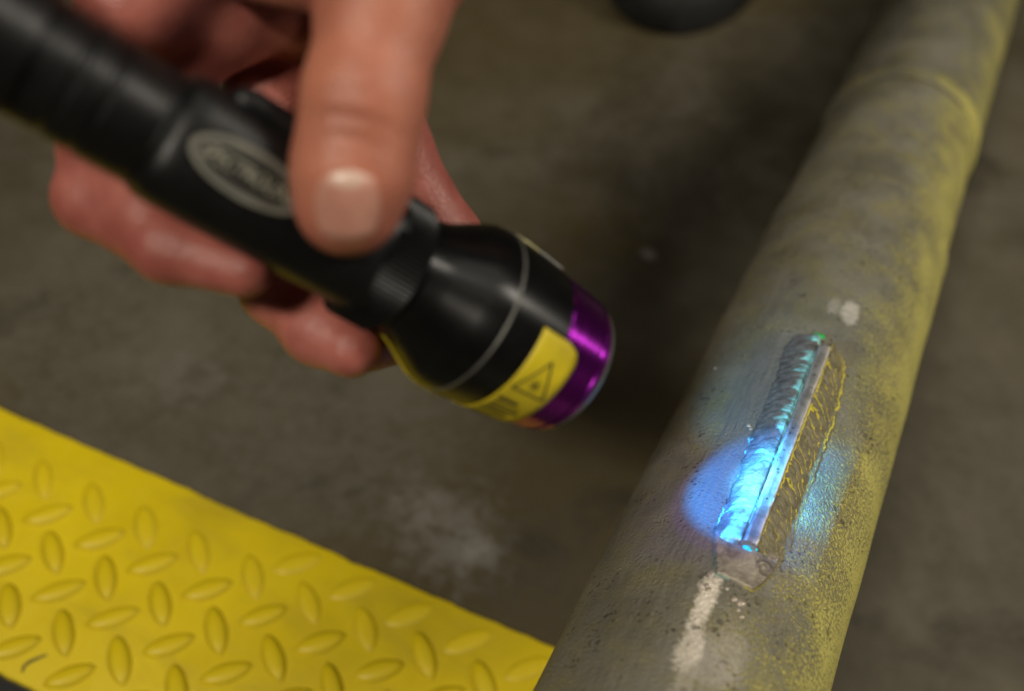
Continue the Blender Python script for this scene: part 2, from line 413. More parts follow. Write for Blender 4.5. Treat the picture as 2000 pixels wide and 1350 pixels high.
def make_bar():
    n = 90; s = np.linspace(0, blen, n)
    e1, e2, e3, e4 = (fnoise(n, 0.00016, 3) for _ in range(4))
    vs = []
    bv = 0.00055
    for k in range(n):
        end = min(s[k], blen - s[k])
        dn = max(0, 0.0006 - end) * 0.8
        prof = [(-bw, -0.003), (-bw + e1[k] * .3, BARH - bv - dn), (-bw + bv * 0.7 + e1[k], BARH - bv * .25 - dn), (-bw + bv * 1.5 + e1[k], BARH + e3[k] * .35 - dn),
                (0, BARH + e4[k] * .5 - dn), (bw - bv * 1.6 + e2[k], BARH + e3[k] * .35 - dn), (bw - bv * 0.6 + e2[k], BARH - bv * .3 - dn), (bw + e2[k] * .3, BARH - bv * 1.1 - dn), (bw, -0.003)]
        for u, h in prof:
            q = b0 + bd * s[k] + bn * u
            # flat top: planar in the bar's own frame
            ac = (b0 + bd * s[k])[0]; th = ac / R
            p0 = np.array([-R * math.sin(th), R * math.cos(th), q[1]])
            no = np.array([-math.sin(th), math.cos(th), 0]); ta = np.array([-math.cos(th), -math.sin(th), 0])
            vs.append(p0 + no * h + ta * (u * bn[0]) + np.array([0, 0, 0]))
    m = 9; fs = [tuple(f) for f in grid_faces(n, m)]
    fs.append(tuple(range(m))[::-1]); fs.append(tuple((n - 1) * m + k for k in range(m)))
    return vs, fs
def mat_bar():
    t = NT('mill_steel'); c = t.coord()
    g = t.noise(c, 1500, 4, 0.7); b = t.noise(c, 260, 4, 0.65); st = t.noise(t.vmul(c, (900, 900, 90)), 1.0, 3)
    col = t.mix(t.ss(b, 0.3, 0.7), (0.135, 0.124, 0.106), (0.245, 0.224, 0.194))
    col = t.mix(t.ss(st, 0.55, 0.75, 0, 0.6), col, (0.46, 0.41, 0.36))
    col = t.mix(t.ss(t.math('MULTIPLY_ADD', g, 0.2, t.vor(c, 420)), 0.20, 0.32, 0.9, 0), col, (0.04, 0.034, 0.03))
    col = t.mix(t.math('MULTIPLY', t.attr('edge'), t.ss(b, 0.3, 0.5, 0.4, 1.0)), col, (0.80, 0.72, 0.62))
    return t.p(color=col, rough=t.lin(g, 0.3, 0.7, 0.34, 0.55), metal=0.3, normal=t.bump(t.math('ADD', g, b), 0.4, 0.0002))
me = mesh('steel_bar', *make_bar()); q = me.attributes.new('edge', 'FLOAT', 'POINT'); q.data.foreach_set('value', [(0, 0.1, 0.3, 0, 0, 0.2, 0.75, 0.35, 0)[k % 9] for k in range(len(me.vertices))]); link('steel_bar', me, mat_bar(), pipe); sharp(me, 50)

# weld beads: height fields on the pipe, between a toe line and the bar
def curve(pts):
    q = np.array([at(x, y) for x, y in pts]); i = np.argsort(q[:, 1]); q = q[i]
    return lambda z: np.interp(z, q[:, 1], q[:, 0])
toeL = curve([(1545, 662), (1533, 676), (1522, 721), (1504, 765), (1487, 803), (1470, 844), (1464, 865), (1450, 905), (1442, 930), (1420, 977), (1405, 1010), (1390, 1050), (1391, 1084), (1392, 1118), (1402, 1132), (1425, 1146)])
toeR = curve([(1616, 664), (1636, 685), (1651, 720), (1644, 763), (1626, 831), (1608, 880), (1592, 930), (1566, 1010), (1545, 1070), (1518, 1112), (1497, 1144), (1474, 1158)])
zTop = at(1590, 655)[1]; zBot = b0[1]; zEnd = at(1450, 1150)[1]
def smooth(x): x = np.clip(x, 0, 1); return x * x * (3 - 2 * x)
def fbm2(a, z, s, oct=4, seed=0):
    """cheap value noise on arrays"""
    r = np.random.default_rng(seed); G = r.random((128, 128)); out = np.zeros_like(a); amp = 1.0; tot = 0
    for k in range(oct):
        x = a * s * 2 ** k + 37.1 * k + 60; y = z * s * 2 ** k + 11.7 * k + 60
        xi = np.floor(x).astype(int); yi = np.floor(y).astype(int); fx = smooth(x - xi); fy = smooth(y - yi)
        g = lambda i, j: G[(xi + i) % 128, (yi + j) % 128]
        out += amp * ((g(0, 0) * (1 - fx) + g(1, 0) * fx) * (1 - fy) + (g(0, 1) * (1 - fx) + g(1, 1) * fx) * fy); tot += amp; amp *= 0.55
    return out / tot - 0.5
def bead(side, nz=620, nv=96):
    z = np.linspace(zBot - 0.0016, zTop + 0.001, nz)[:, None]; v = np.linspace(-0.12, 1.0, nv)[None, :]
    if side < 0: t0, t1 = toeL(z), bar_aL(z) + 0.0002
    else: t0, t1 = toeR(z), bar_aR(z) - 0.0002
    wig = fnoise(nz, 0.0005, 7)[:, None] + fnoise(nz, 0.0006, 23)[:, None]
    t0 = t0 + wig * side * -1
    a = t0 + (t1 - t0) * v; zz = z + 0 * v
    n1 = fbm2(a, zz, 900, 3, 3); n2 = fbm2(a, zz, 260, 4, 5); n3 = fbm2(a, zz, 3200, 2, 9)
    sp = 0.0038
    vc = np.clip(v, 0, 1)
    if side < 0:
        ph = zz / sp + 2.2 * (vc - 0.75) ** 2 + n2 * 1.1 + 0.35 * np.sin(zz * 310) + 0.05 * n1
        top = BARH * (0.66 + 0.06 * np.sin(zz * 260))
    else:
        ph = zz / (sp * 1.15) + 4.4 * (vc - 0.85) ** 2 + n2 * 1.6 + n1 * 0.2
        top = BARH * 0.72
    fr = ph - np.floor(ph)
    rip = (np.minimum(fr / 0.58, 1) - np.clip((fr - 0.58) / 0.42, 0, 1))              # slow rise, quick fall
    rip = np.sin(np.clip(rip, 0, 1) * np.pi / 2) + 0.13 * np.sin(ph * 2 * np.pi * 4 + n2 * 3) + 0.07 * np.sin(ph * 2 * np.pi * 7 + n2 * 5)
    base = top * (smooth(vc ** 0.75) * 0.55 + 0.45 * np.sin(vc * np.pi / 2) ** 0.8) * smooth((v + 0.12) / 0.2)
    if side > 0: base = BARH * 0.62 * vc ** 2.2 * smooth((v + 0.12) / 0.2) + 0.0002 * smooth((v + 0.12) / 0.2)
    env = np.sin(np.clip(vc, 0.0, 1) * np.pi * 0.5 + 0.15) * smooth(vc / 0.15)
    endf = smooth((zTop + 0.0002 - zz) / 0.004) * smooth((zz - zBot + 0.0012) / 0.0025)
    base = base - (BARH * 0.16 * smooth((vc - 0.90) / 0.08) if side < 0 else 0)
    h = base * endf + env * endf * (rip - 0.6) * (0.00030 if side < 0 else 0.00026) + n1 * 0.00005 * env + n2 * (0.00012 if side < 0 else 0.00025) * env + n3 * 0.00001
    h = np.where(v < 0, h - 0.0005 * smooth(-v / 0.12), h) - 0.0006 * (1 - endf)
    valley = np.clip(1 - rip * 1.5, 0, 1) * smooth(vc / 0.06)
    if side < 0: valley = np.maximum(valley, 1.6 * np.exp(-((v - 0.0 - n1 * 0.05) / 0.035) ** 2))
    if side > 0:                                                                        # paint lies in the valleys and along the toe
        valley = np.clip(1 - np.abs(fr - 0.9) / 0.20, 0, 1) * smooth((n2 + n1 * .6 + 0.16) / 0.14) * smooth((vc) / 0.04)
        valley = np.maximum(valley, np.clip(1 - np.abs(vc - 0.04 - n1 * .08) / 0.05, 0, 1) * smooth((n2 + 0.28) / 0.2) * smooth((zz - 0.006) / 0.012))
        valley = np.maximum(valley, np.clip(1 - np.abs(vc - 0.95 - n1 * .1) / 0.05, 0, 1) * smooth((n2 + 0.22) / 0.2))
        valley *= 0.55 + 0.45 * smooth((zz - (zBot + 0.01)) / 0.02)
    V = cyl(a, zz, h).reshape(-1, 3)
    f = grid_faces(nz, nv)
    me = mesh('weld_bead', V, f[:, ::-1] if side < 0 else f)
    at1 = me.attributes.new('valley', 'FLOAT', 'POINT'); at1.data.foreach_set('value', valley.ravel().astype(np.float32))
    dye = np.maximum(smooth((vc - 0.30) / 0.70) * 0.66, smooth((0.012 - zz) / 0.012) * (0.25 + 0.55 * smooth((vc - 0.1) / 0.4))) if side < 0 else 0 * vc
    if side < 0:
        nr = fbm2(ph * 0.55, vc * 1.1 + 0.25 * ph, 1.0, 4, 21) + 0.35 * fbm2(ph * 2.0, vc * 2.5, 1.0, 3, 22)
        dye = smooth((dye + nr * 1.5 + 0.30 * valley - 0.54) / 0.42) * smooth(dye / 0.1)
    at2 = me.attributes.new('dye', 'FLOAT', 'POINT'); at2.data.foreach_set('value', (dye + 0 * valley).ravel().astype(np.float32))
    return me
def mat_weld(side):
    t = NT('weld_metal'); c = t.coord(); va = t.attr('valley'); dy = t.attr('dye')
    g = t.noise(c, 2600, 4, 0.7); b = t.noise(c, 420, 4, 0.65)
    if side < 0:
        col = t.mix(t.ss(b, 0.3, 0.7), (0.135, 0.117, 0.100), (0.26, 0.233, 0.202))
        col = t.mix(t.math('MULTIPLY', va, 0.45), col, (0.045, 0.038, 0.033))
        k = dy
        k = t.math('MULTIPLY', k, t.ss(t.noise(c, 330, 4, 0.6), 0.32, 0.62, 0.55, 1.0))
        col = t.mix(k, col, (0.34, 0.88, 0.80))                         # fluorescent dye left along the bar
        return t.p(color=col, rough=t.lin(g, 0.3, 0.7, 0.24, 0.38), metal=t.math('MULTIPLY_ADD', k, -0.3, 0.3), normal=t.bump(t.math('ADD', g, b), 0.22, 0.00018))
    col = t.mix(t.ss(b, 0.3, 0.7), (0.105, 0.092, 0.05), (0.19, 0.165, 0.095))
    col = t.mix(t.ss(g, 0.6, 0.75, 0, 0.5), col, (0.05, 0.042, 0.03))
    col = t.mix(t.ss(t.math('MULTIPLY_ADD', t.math('SUBTRACT', g, 0.5), 0.5, va), 0.25, 0.6), col, (0.56, 0.47, 0.035))
    return t.p(color=col, rough=t.lin(g, 0.3, 0.7, 0.42, 0.62), metal=0.1, normal=t.bump(t.math('ADD', g, b), 0.5, 0.00022))
m_wl, m_wr = mat_weld(-1), mat_weld(1)
o = link('weld_bead', bead(-1), m_wl, pipe); o['label'] = 'rippled weld bead lit blue on the left of the bar'
o = link('weld_bead', bead(1), m_wr, pipe); o['label'] = 'weld bead with yellow ripple lines on the right of the bar'
# end pool at the near end of the bar
def pool(nz=200, nv=200):
    z = np.linspace(zEnd - 0.0012, zBot + 0.0035, nz)[:, None]; v = np.linspace(-0.1, 1.1, nv)[None, :]
    zc = np.clip(z, zEnd, 1)
    t0, t1 = toeL(zc), toeR(zc)
    t0 = t0 + fnoise(nz, 0.0004, 7)[:, None]; t1 = t1 + fnoise(nz, 0.0004, 7)[:, None]
    a = t0 + (t1 - t0) * v; zz = z + 0 * v
    n1 = fbm2(a, zz, 900, 3, 13); n2 = fbm2(a, zz, 230, 4, 15)
    edge = np.minimum(np.minimum(v, 1 - v) * (t1 - t0), (zz - zEnd)); 
    e = smooth((edge + 0.0002) / 0.0016)
    q1 = np.array(at(1490, 1118)); d1 = np.hypot(a - q1[0], zz - q1[1])
    crater = np.exp(-((d1 - 0.0020) / 0.0006) ** 2) * 0.00045 - 0.0005 * np.exp(-(d1 / 0.0016) ** 2)
    q2 = np.array(at(1462, 1092)); d2 = np.hypot(a - q2[0], (zz - q2[1]) * .8)
    lump = 0.0009 * np.exp(-(d2 / 0.0030) ** 2)
    h = e * (0.0009 + 0.00015 * n1 + 0.0006 * n2 + crater + lump) - 0.0007 * (1 - e)
    me = mesh('weld_pool', cyl(a, zz, h).reshape(-1, 3), grid_faces(nz, nv)[:, ::-1])
    toe = np.exp(-((edge - 0.0004) / 0.00035) ** 2) * smooth((n2 + 0.2) / 0.2)
    yl = toe * smooth((v - 0.5) / 0.2); fl_ = np.maximum(toe * smooth((0.45 - v) / 0.2), 0)
    for nm, arr in (('valley', yl), ('dye', fl_)):
        q = me.attributes.new(nm, 'FLOAT', 'POINT'); q.data.foreach_set('value', arr.ravel().astype(np.float32))
    return me
def mat_pool():
    t = NT('weld_pool_metal'); c = t.coord(); g = t.noise(c, 2200, 4, 0.7); b = t.noise(c, 260, 4, 0.65)
    col = t.mix(t.ss(b, 0.35, 0.65), (0.14, 0.122, 0.090), (0.30, 0.262, 0.205))
    col = t.mix(t.attr('valley'), col, (0.52, 0.44, 0.04)); col = t.mix(t.attr('dye'), col, (0.04, 0.40, 0.36))
    return t.p(color=col, rough=t.lin(g, 0.3, 0.7, 0.32, 0.5), metal=0.3, normal=t.bump(t.math('ADD', g, b), 0.45, 0.0002))
link('weld_pool', pool(), mat_pool(), pipe)
# spatter beads and the dye blobs
def blob(x, y, r, mat, h=0.6, name='spatter_bead', squash=(1, 1)):
    a, z = at(x, y); me_ = bpy.data.meshes.new(name); bm = bmesh.new()
    bmesh.ops.create_icosphere(bm, subdivisions=3, radius=r)
    for v in bm.verts:
        k = 1 + 0.14 * math.sin(v.co.x * 2200 + x) * math.cos(v.co.z * 1900 + y)
        v.co = Vector((v.co.x * k * squash[0], v.co.y * h * k, v.co.z * k * squash[1]))
    bm.to_mesh(me_); bm.free()
    o = link(name, me_, mat, pipe); th = a / R
    o.location = Vector(cyl(np.array(a), np.array(z), r * h * 0.25)); o.rotation_euler = (0, 0, th)
    return o
m_spat = plain('spatter_steel', (0.42, 0.36, 0.29), 0.35, 0.4, nscale=1500)
for x, y, r in ((1434, 1170, 0.0010), (1446, 1178, 0.0012), (1442, 1192, 0.0006), (1448, 1205, 0.0007), (1380, 1145, 0.0007), (1384, 1152, 0.0008), (1462, 832, 0.0007), (1466, 838, 0.0006), (1420, 1150, 0.0006), (1397, 720, 0.0006)):
    blob(x, y, r, m_spat)
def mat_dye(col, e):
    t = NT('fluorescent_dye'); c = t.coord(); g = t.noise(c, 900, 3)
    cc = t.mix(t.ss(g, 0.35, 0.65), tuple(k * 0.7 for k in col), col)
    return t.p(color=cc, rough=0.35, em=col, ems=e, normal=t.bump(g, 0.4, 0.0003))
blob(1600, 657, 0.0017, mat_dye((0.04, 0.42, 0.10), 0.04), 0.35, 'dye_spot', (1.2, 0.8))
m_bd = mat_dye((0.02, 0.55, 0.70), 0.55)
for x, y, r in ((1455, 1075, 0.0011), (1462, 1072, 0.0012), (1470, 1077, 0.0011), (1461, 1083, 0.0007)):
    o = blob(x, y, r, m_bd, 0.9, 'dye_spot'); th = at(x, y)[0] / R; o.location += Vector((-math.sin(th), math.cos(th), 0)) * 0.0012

# ------------------------------------------------------------------ torch
G = cv(910, 603, 0.235); T0 = cv(172, 174, 0.190)
tdc = nrm(G - T0)
tz = wd(tdc); TG = w_(G)
ty = nrm(CAM - TG - ((CAM - TG) @ tz) * tz)                  # towards the viewer
tx = np.cross(ty, tz)                                        # right-handed; image up or down
if tx @ wd([0, 1, 0]) < 0: XS = -1                           # sign that makes +angle run down the picture
else: XS = 1
torch = thing('torch', 'black ultraviolet torch with a purple ring at its head, held in the hand', 'torch', frame(TG, tx, ty, tz))
def tp(phi, s, r):
    """angle (0 towards the viewer, + down the picture), station, radius -> local"""
    return (XS * r * math.sin(phi), r * math.cos(phi), s)
m_black = plain('black_anodised', (0.003, 0.003, 0.003), 0.33, 0.0, 0.32, nscale=2500, nstr=0.05)
t_ = m_black.node_tree; tn = t_.nodes.new('ShaderNodeTangent'); tn.direction_type = 'RADIAL'; tn.axis = 'Z'
t_.links.new(tn.outputs[0], t_.nodes['Principled BSDF'].inputs['Tangent']); t_.nodes['Principled BSDF'].inputs['Anisotropic'].default_value = 0.7; t_.nodes['Principled BSDF'].inputs['Anisotropic Rotation'].default_value = 0.25
m_black2 = plain('black_grip', (0.004, 0.004, 0.004), 0.42, 0.0, 0.30, nscale=1500, nstr=0.08)
m_edge = plain('worn_edge', (0.15, 0.15, 0.135), 0.4, 0.5)
def mat_purple():
    t = NT('purple_anodised'); c = t.coord(); g = t.noise(t.vmul(c, (60, 60, 3000)), 1.0, 3)
    return t.p(color=(0.21, 0.013, 0.26), rough=t.lin(g, 0.3, 0.7, 0.24, 0.32), metal=0.95, aniso=0.9, anr=0.25, tan=t.tangent(), normal=t.bump(g, 0.04, 0.0002))
m_purple = mat_purple()
def tpart(name, prof, mat, seg=128, ang=30, cap0=False, cap1=False):
    me = mesh(name, *lathe([(r, s) for s, r in prof], seg, cap0, cap1)); o = link(name, me, mat, torch); sharp(me, ang); return o
tpart('tail_cap', [(-0.150, 0.0), (-0.150, 0.0112), (-0.1485, 0.0125), (-0.100, 0.0128), (-0.0985, 0.0124), (-0.0982, 0.0116)], m_black2)
tpart('body_tube', [(-0.0985, 0.0112), (-0.092, 0.0112), (-0.0915, 0.0108), (-0.0905, 0.0108), (-0.090, 0.0113), (-0.086, 0.0113), (-0.0855, 0.0109), (-0.0848, 0.0109), (-0.0843, 0.0114), (-0.076, 0.0114), (-0.0755, 0.0112), (-0.075, 0.0114), (-0.062, 0.0114), (-0.0615, 0.0110), (-0.030, 0.0112), (-0.026, 0.0122), (-0.022, 0.0124)], m_black2)
# knurled neck ring
def knurl(s0, s1, r, n=90):
    vs, fs = [], []
    prof = [(s0, r - 0.0022), (s0, r - 0.0006), (s0 + 0.0006, r), (s1 - 0.0006, r), (s1, r - 0.0006), (s1, r - 0.0022)]
    seg = n * 2
    for s, rr in prof:
        for k in range(seg):
            t = 2 * math.pi * k / seg; q = rr - (0.0004 if k % 2 and rr > r - 0.0001 else 0)
            vs.append((q * math.cos(t), q * math.sin(t), s))
    for i in range(len(prof) - 1):
        for k in range(seg):
            k2 = (k + 1) % seg; fs.append((i * seg + k, i * seg + k2, (i + 1) * seg + k2, (i + 1) * seg + k))
    return vs, fs
me = mesh('neck_ring', *knurl(-0.0280, -0.0190, 0.0147)); link('neck_ring', me, m_black2, torch, smooth=False)
tpart('head', [(-0.0195, 0.0118), (-0.0185, 0.0128), (-0.0150, 0.0134), (-0.0125, 0.0142), (-0.0060, 0.0178), (-0.0035, 0.0190), (-0.0004, 0.0194), (-0.0004, 0.0188)], m_black)
tpart('bright_ring', [(-0.0004, 0.0180), (-0.0004, 0.01935), (0.0, 0.01958), (0.0004, 0.01935), (0.0004, 0.0180)], m_edge)
tpart('bezel', [(0.0004, 0.0186), (0.0004, 0.01935), (0.004, 0.0194), (0.0150, 0.01835), (0.0156, 0.0178), (0.0156, 0.0170)], m_black)
tpart('purple_ring', [(0.0155, 0.0168), (0.0155, 0.0178), (0.0160, 0.0181), (0.0250, 0.0174), (0.0262, 0.0172), (0.0264, 0.0168), (0.0270, 0.0168), (0.0272, 0.0171), (0.0288, 0.0166), (0.0290, 0.0150), (0.0270, 0.0146)], m_purple)
tpart('rim', [(0.0289, 0.0165), (0.0296, 0.0163), (0.0303, 0.0158), (0.0304, 0.0153), (0.0289, 0.0151)], m_edge)
def mat_lens():
    t = NT('lens_glass'); c = t.coord(); g = t.noise(c, 300, 2)
    return t.p(color=t.mix(g, (0.10, 0.05, 0.25), (0.2, 0.1, 0.4)), rough=0.1, em=(0.25, 0.2, 1.0), ems=0.3)
tpart('lens', [(0.0272, 0.0146), (0.0280, 0.0110), (0.0284, 0.006), (0.0285, 0.0001)], mat_lens())
# switch housing: a squared block round the body with a flat face towards the viewer
def housing():
    vs, fs = [], []
    sec = []
    n = 40
    for k in range(n):
        t = 2 * math.pi * k / n
        c, s = math.cos(t), math.sin(t)
        rr = 1 / ((abs(c / 0.0135) ** 3 + abs(s / 0.0128) ** 3) ** (1 / 3))
        sec.append((rr * s, rr * c))
    st = [(-0.0745, 0.82), (-0.0738, 0.90), (-0.0722, 0.965), (-0.0695, 1.0), (-0.0330, 1.0), (-0.0262, 1.0)]
    r = math.radians(5); 
    for s, k in st:
        for x, y in sec:
            x2 = (x * math.cos(r) - y * math.sin(r)) * k; y2 = (x * math.sin(r) + y * math.cos(r)) * k
            vs.append((XS * x2, y2, s))
    for i in range(len(st) - 1):
        for k in range(n):
            k2 = (k + 1) % n; fs.append((i * n + k, i * n + k2, (i + 1) * n + k2, (i + 1) * n + k))
    fs.append(tuple(range(n))); fs.append(tuple((len(st) - 1) * n + k for k in range(n)))
    return vs, fs
def fixn(me):
    bm = bmesh.new(); bm.from_mesh(me); bmesh.ops.recalc_face_normals(bm, faces=bm.faces); bm.to_mesh(me); bm.free(); me.update()
me = mesh('switch_housing', *housing()); fixn(me); link('switch_housing', me, m_black2, torch); sharp(me, 40)
# flat face frame: the picture point of the badge
HROT = math.radians(-5)
fN = np.array([XS * math.sin(HROT), math.cos(HROT), 0]); fT = np.array([XS * math.cos(HROT), -math.sin(HROT), 0])  # normal and downwards
if False: pass
def face(u, s, h=0.0): return fN * (0.0135 + h) + fT * u + np.array([0, 0, s])
m_letter = plain('badge_lettering', (0.22, 0.215, 0.165), 0.5, 0.2)
m_badge = plain('badge_grey', (0.145, 0.14, 0.115), 0.5, 0.2)
def ring_plate(name, cs, au, as_, w, h, mat, parent, n=64):
    vs, fs = [], []
    for k in range(n):
        t = 2 * math.pi * k / n
        for f, hh in ((1, 0.0), (1, h), (1 - w, h), (1 - w, 0.0)):
            uu = (au if f == 1 else au - w * au * 1.0) if True else 0
            vs.append(face(math.sin(t) * au * f, cs + math.cos(t) * as_ * (f if f == 1 else 1 - w * au / as_), hh))
    for k in range(n):
        k2 = (k + 1) % n
        for j in range(3): fs.append((k * 4 + j, k2 * 4 + j, k2 * 4 + j + 1, k * 4 + j + 1))
    me = mesh(name, vs, fs); fixn(me); return link(name, me, mat, parent, smooth=False)
SB = -0.0588
badge = ring_plate('badge', SB, 0.0049, 0.0118, 0.26, 0.00035, m_badge, torch)
ring_plate('badge_border', SB, 0.0033, 0.0096, 0.12, 0.00025, m_badge, badge)
def text_mesh(txt, size, name, fn, mat, parent, extr=0.00012, shear=0.25):
    cu = bpy.data.curves.new(name, 'FONT'); cu.body = txt; cu.size = size; cu.align_x = 'CENTER'; cu.align_y = 'CENTER'; cu.shear = shear
    cu.extrude = extr; cu.offset = size * 0.02
    o = bpy.data.objects.new(name, cu); COL.objects.link(o)
    dg = bpy.context.evaluated_depsgraph_get(); me = bpy.data.meshes.new_from_object(o.evaluated_get(dg)); bpy.data.objects.remove(o)
    for v in me.vertices: v.co = Vector(fn(v.co.x, v.co.y, v.co.z + extr))
    fixn(me); me.materials.clear(); return link(name, me, mat, parent, smooth=False)
text_mesh('SPECTROLINE', 0.0031, 'lettering', lambda x, y, z: face(-y * 1.25, SB + x, z), m_letter, badge)
# raised ridge at the top side of the housing (the switch guard)
def ridge():
    vs, fs = [], []
    n = 10
    st = [(-0.0672, 0.35), (-0.0660, 0.75), (-0.0635, 1), (-0.0330, 1), (-0.0310, 0.7)]
    c = fT * -0.0118 + fN * 0.0088
    for s, k in st:
        for j in range(n):
            t = 2 * math.pi * j / n
            vs.append(c + fT * math.sin(t) * 0.0030 * k + fN * math.cos(t) * 0.0030 * k + np.array([0, 0, s]))
    for i in range(len(st) - 1):
        for k in range(n):
            k2 = (k + 1) % n; fs.append((i * n + k, i * n + k2, (i + 1) * n + k2, (i + 1) * n + k))
    fs.append(tuple(range(n))); fs.append(tuple((len(st) - 1) * n + k for k in range(n)))
    return vs, fs
me = mesh('switch_guard', *ridge()); fixn(me); link('switch_guard', me, m_black2, torch)
# stickers wrapped on the bezel
def bez_r(s): return float(np.interp(s, [-0.0195, -0.0185, -0.0150, -0.0125, -0.0060, -0.0035, -0.0004, 0.004, 0.0150, 0.0160, 0.0250], [0.0118, 0.0128, 0.0134, 0.0142, 0.0178, 0.0190, 0.0194, 0.0194, 0.01855, 0.0184, 0.0178]))
def wrap(s0, s1, p0, p1, off, nu=40, ns=8, corner=0.0):
    vs = []
    for i in range(nu + 1):
        u = i / nu
        for j in range(ns + 1):
            w = j / ns
            ph = p0 + (p1 - p0) * u; s = s0 + (s1 - s0) * w
            if corner:
                k = min(u * abs(p1 - p0) * 0.0185, corner) / corner
                s = s0 + (s1 - s0) * w * (1 - 0.30 * (1 - math.sqrt(max(0, 1 - (1 - k) ** 2))))
            vs.append(tp(ph, s, bez_r(s) + off))
    return vs, [tuple(f) for f in grid_faces(nu + 1, ns + 1)]
def sticker(name, mat, parent, *a, **k):
    me = mesh(name, *wrap(*a, **k)); fixn(me)
    o = link(name, me, mat, parent)
    md = o.modifiers.new('thickness', 'SOLIDIFY'); md.thickness = 0.00012; md.offset = 1
    return o
m_ylab = plain('yellow_label', (0.46, 0.36, 0.012), 0.45, nscale=800)
m_ink = plain('label_ink', (0.045, 0.040, 0.012), 0.5)
m_cream = plain('cream_label', (0.62, 0.58, 0.30), 0.45)
m_white = plain('white_label', (0.65, 0.65, 0.62), 0.45)
rad = math.radians
lab = sticker('warning_label', m_ylab, torch, 0.0084, 0.0200, rad(-15), rad(118), 0.00012, corner=0.004)
def print_poly(name, pts, w, closed=True):
    """line print on the label; pts in (angle deg, station)"""
    vs, fs = [], []
    n = len(pts); k = 0
    for i in range(n if closed else n - 1):
        a, b = np.array(pts[i], float), np.array(pts[(i + 1) % n], float)
        sa = np.array([a[0] * rad(1) * 0.0187, a[1]]); sb = np.array([b[0] * rad(1) * 0.0187, b[1]])
        t = nrm(sb - sa); nn = np.array([-t[1], t[0]]) * w
        m = 8
        for j in range(m + 1):
            q = sa + (sb - sa) * j / m
            for sg in (-1, 1):
                e = q + nn * sg; vs.append(tp(e[0] / 0.0187, e[1], bez_r(e[1]) + 0.00030))
        for j in range(m): fs.append((k + j * 2, k + j * 2 + 1, k + j * 2 + 3, k + j * 2 + 2))
        k += (m + 1) * 2
    me = mesh(name, vs, fs); fixn(me); return link(name, me, m_ink, lab, smooth=False)
print_poly('warning_triangle', [(2, 0.0142), (29, 0.0098), (29, 0.0186)], 0.00028)
for k in range(8):
    t = k * math.pi / 4
    print_poly('warning_sunburst', [(21 + 1.5 * math.cos(t), 0.0142 + 0.0005 * math.sin(t)), (21 + 5 * math.cos(t), 0.0142 + 0.0016 * math.sin(t))], 0.00013, False)
print_poly('warning_dot', [(19.5, 0.0142), (22.5, 0.0142)], 0.0005, False)
for k, (p, s0, s1, w) in enumerate(((41, 0.0096, 0.0150, .0006), (47, 0.0094, 0.0172, .0003), (52, 0.0096, 0.0180, .0005), (58, 0.0094, 0.0165, .0006), (64, 0.0096, 0.0178, .0003), (70, 0.0094, 0.0182, .0005), (77, 0.0096, 0.0170, .0005), (84, 0.0094, 0.0180, .0005))):
    print_poly('print_line', [(p, s0), (p, s1)], w, False)
sticker('side_label', m_ylab, torch, -0.0150, 0.0060, rad(84), rad(132), 0.00015)
sticker('cream_label', m_cream, torch, 0.0016, 0.0064, rad(-104), rad(-76), 0.00015)
sticker('white_label', m_white, torch, 0.0070, 0.0146, rad(-104), rad(-80), 0.00015)
# the torch's own beam
tip = np.array(TG) + tz * 0.031
def spot(name, target, half, blend, watts, color, radius):
    l = bpy.data.lights.new(name, 'SPOT'); l.spot_size = 2 * rad(half); l.spot_blend = blend; l.energy = watts; l.color = color; l.shadow_soft_size = radius
    o = bpy.data.objects.new(name, l); COL.objects.link(o); o.location = tip
    o.rotation_euler = Vector(target - tip).to_track_quat('-Z', 'Y').to_euler(); return o
aim = hit(1512, 968)
spot('torch_beam', aim, 17.6, 0.50, 1.25, (0.004, 0.25, 1.0), 0.0010)
spot('torch_beam', hit(1468, 980), 18.0, 0.3, 0.06, (0.25, 0.01, 1.0), 0.0010)
spot('torch_beam', hit(1590, 960), 11.5, 0.9, 4.0, (0.05, 0.46, 1.0), 0.0010)
spot('torch_beam', hit(1500, 950), 5.0, 1.0, 0.55, (0.55, 0.85, 1.0), 0.0010)
spot('torch_beam', hit(1390, 960), 27, 0.5, 0.018, (0.14, 0.03, 1.0), 0.0010)
spot('torch_beam', hit(1560, 740), 20, 0.9, 0.42, (0.01, 0.40, 0.85), 0.0010)

# ------------------------------------------------------------------ hand (one surface from a blended distance field)
def C(x, y, z): return cv(x, y, z)
palm = [  # a, b, ra, rb
    (C(800, -330, 0.225), C(1060, -640, 0.228), 0.026, 0.0235),
    (C(1060, -640, 0.228), C(2100, -1800, 0.240), 0.0235, 0.037),  # unseen forearm, routed so its shadow darkens the floor and far pipe
    (C(770, -130, 0.206), C(800, -380, 0.218), 0.0165, 0.023),
    (C(300, -10, 0.232), C(560, -420, 0.238), 0.0150, 0.022),
    (C(430, 20, 0.240), C(700, -380, 0.238), 0.0135, 0.022),
    (C(570, 10, 0.248), C(760, -300, 0.238), 0.0120, 0.020),
    (C(715, 50, 0.246), C(800, -260, 0.232), 0.0110, 0.019),
    (C(470, -60, 0.216), C(700, -60, 0.204), 0.0060, 0.010),
    (C(255, 10, 0.222), C(360, -120, 0.226), 0.0110, 0.0130),
]
thumb = [
    (C(785, -150, 0.204), C(747, 10, 0.197), 0.0150, 0.0115),
    (C(747, 10, 0.197), C(710, 195, 0.1955), 0.0113, 0.0104),
    (C(708, 195, 0.1955), C(690, 330, 0.1985), 0.0104, 0.0106),
    (C(690, 330, 0.1985), C(678, 400, 0.2010), 0.0106, 0.0098),
]
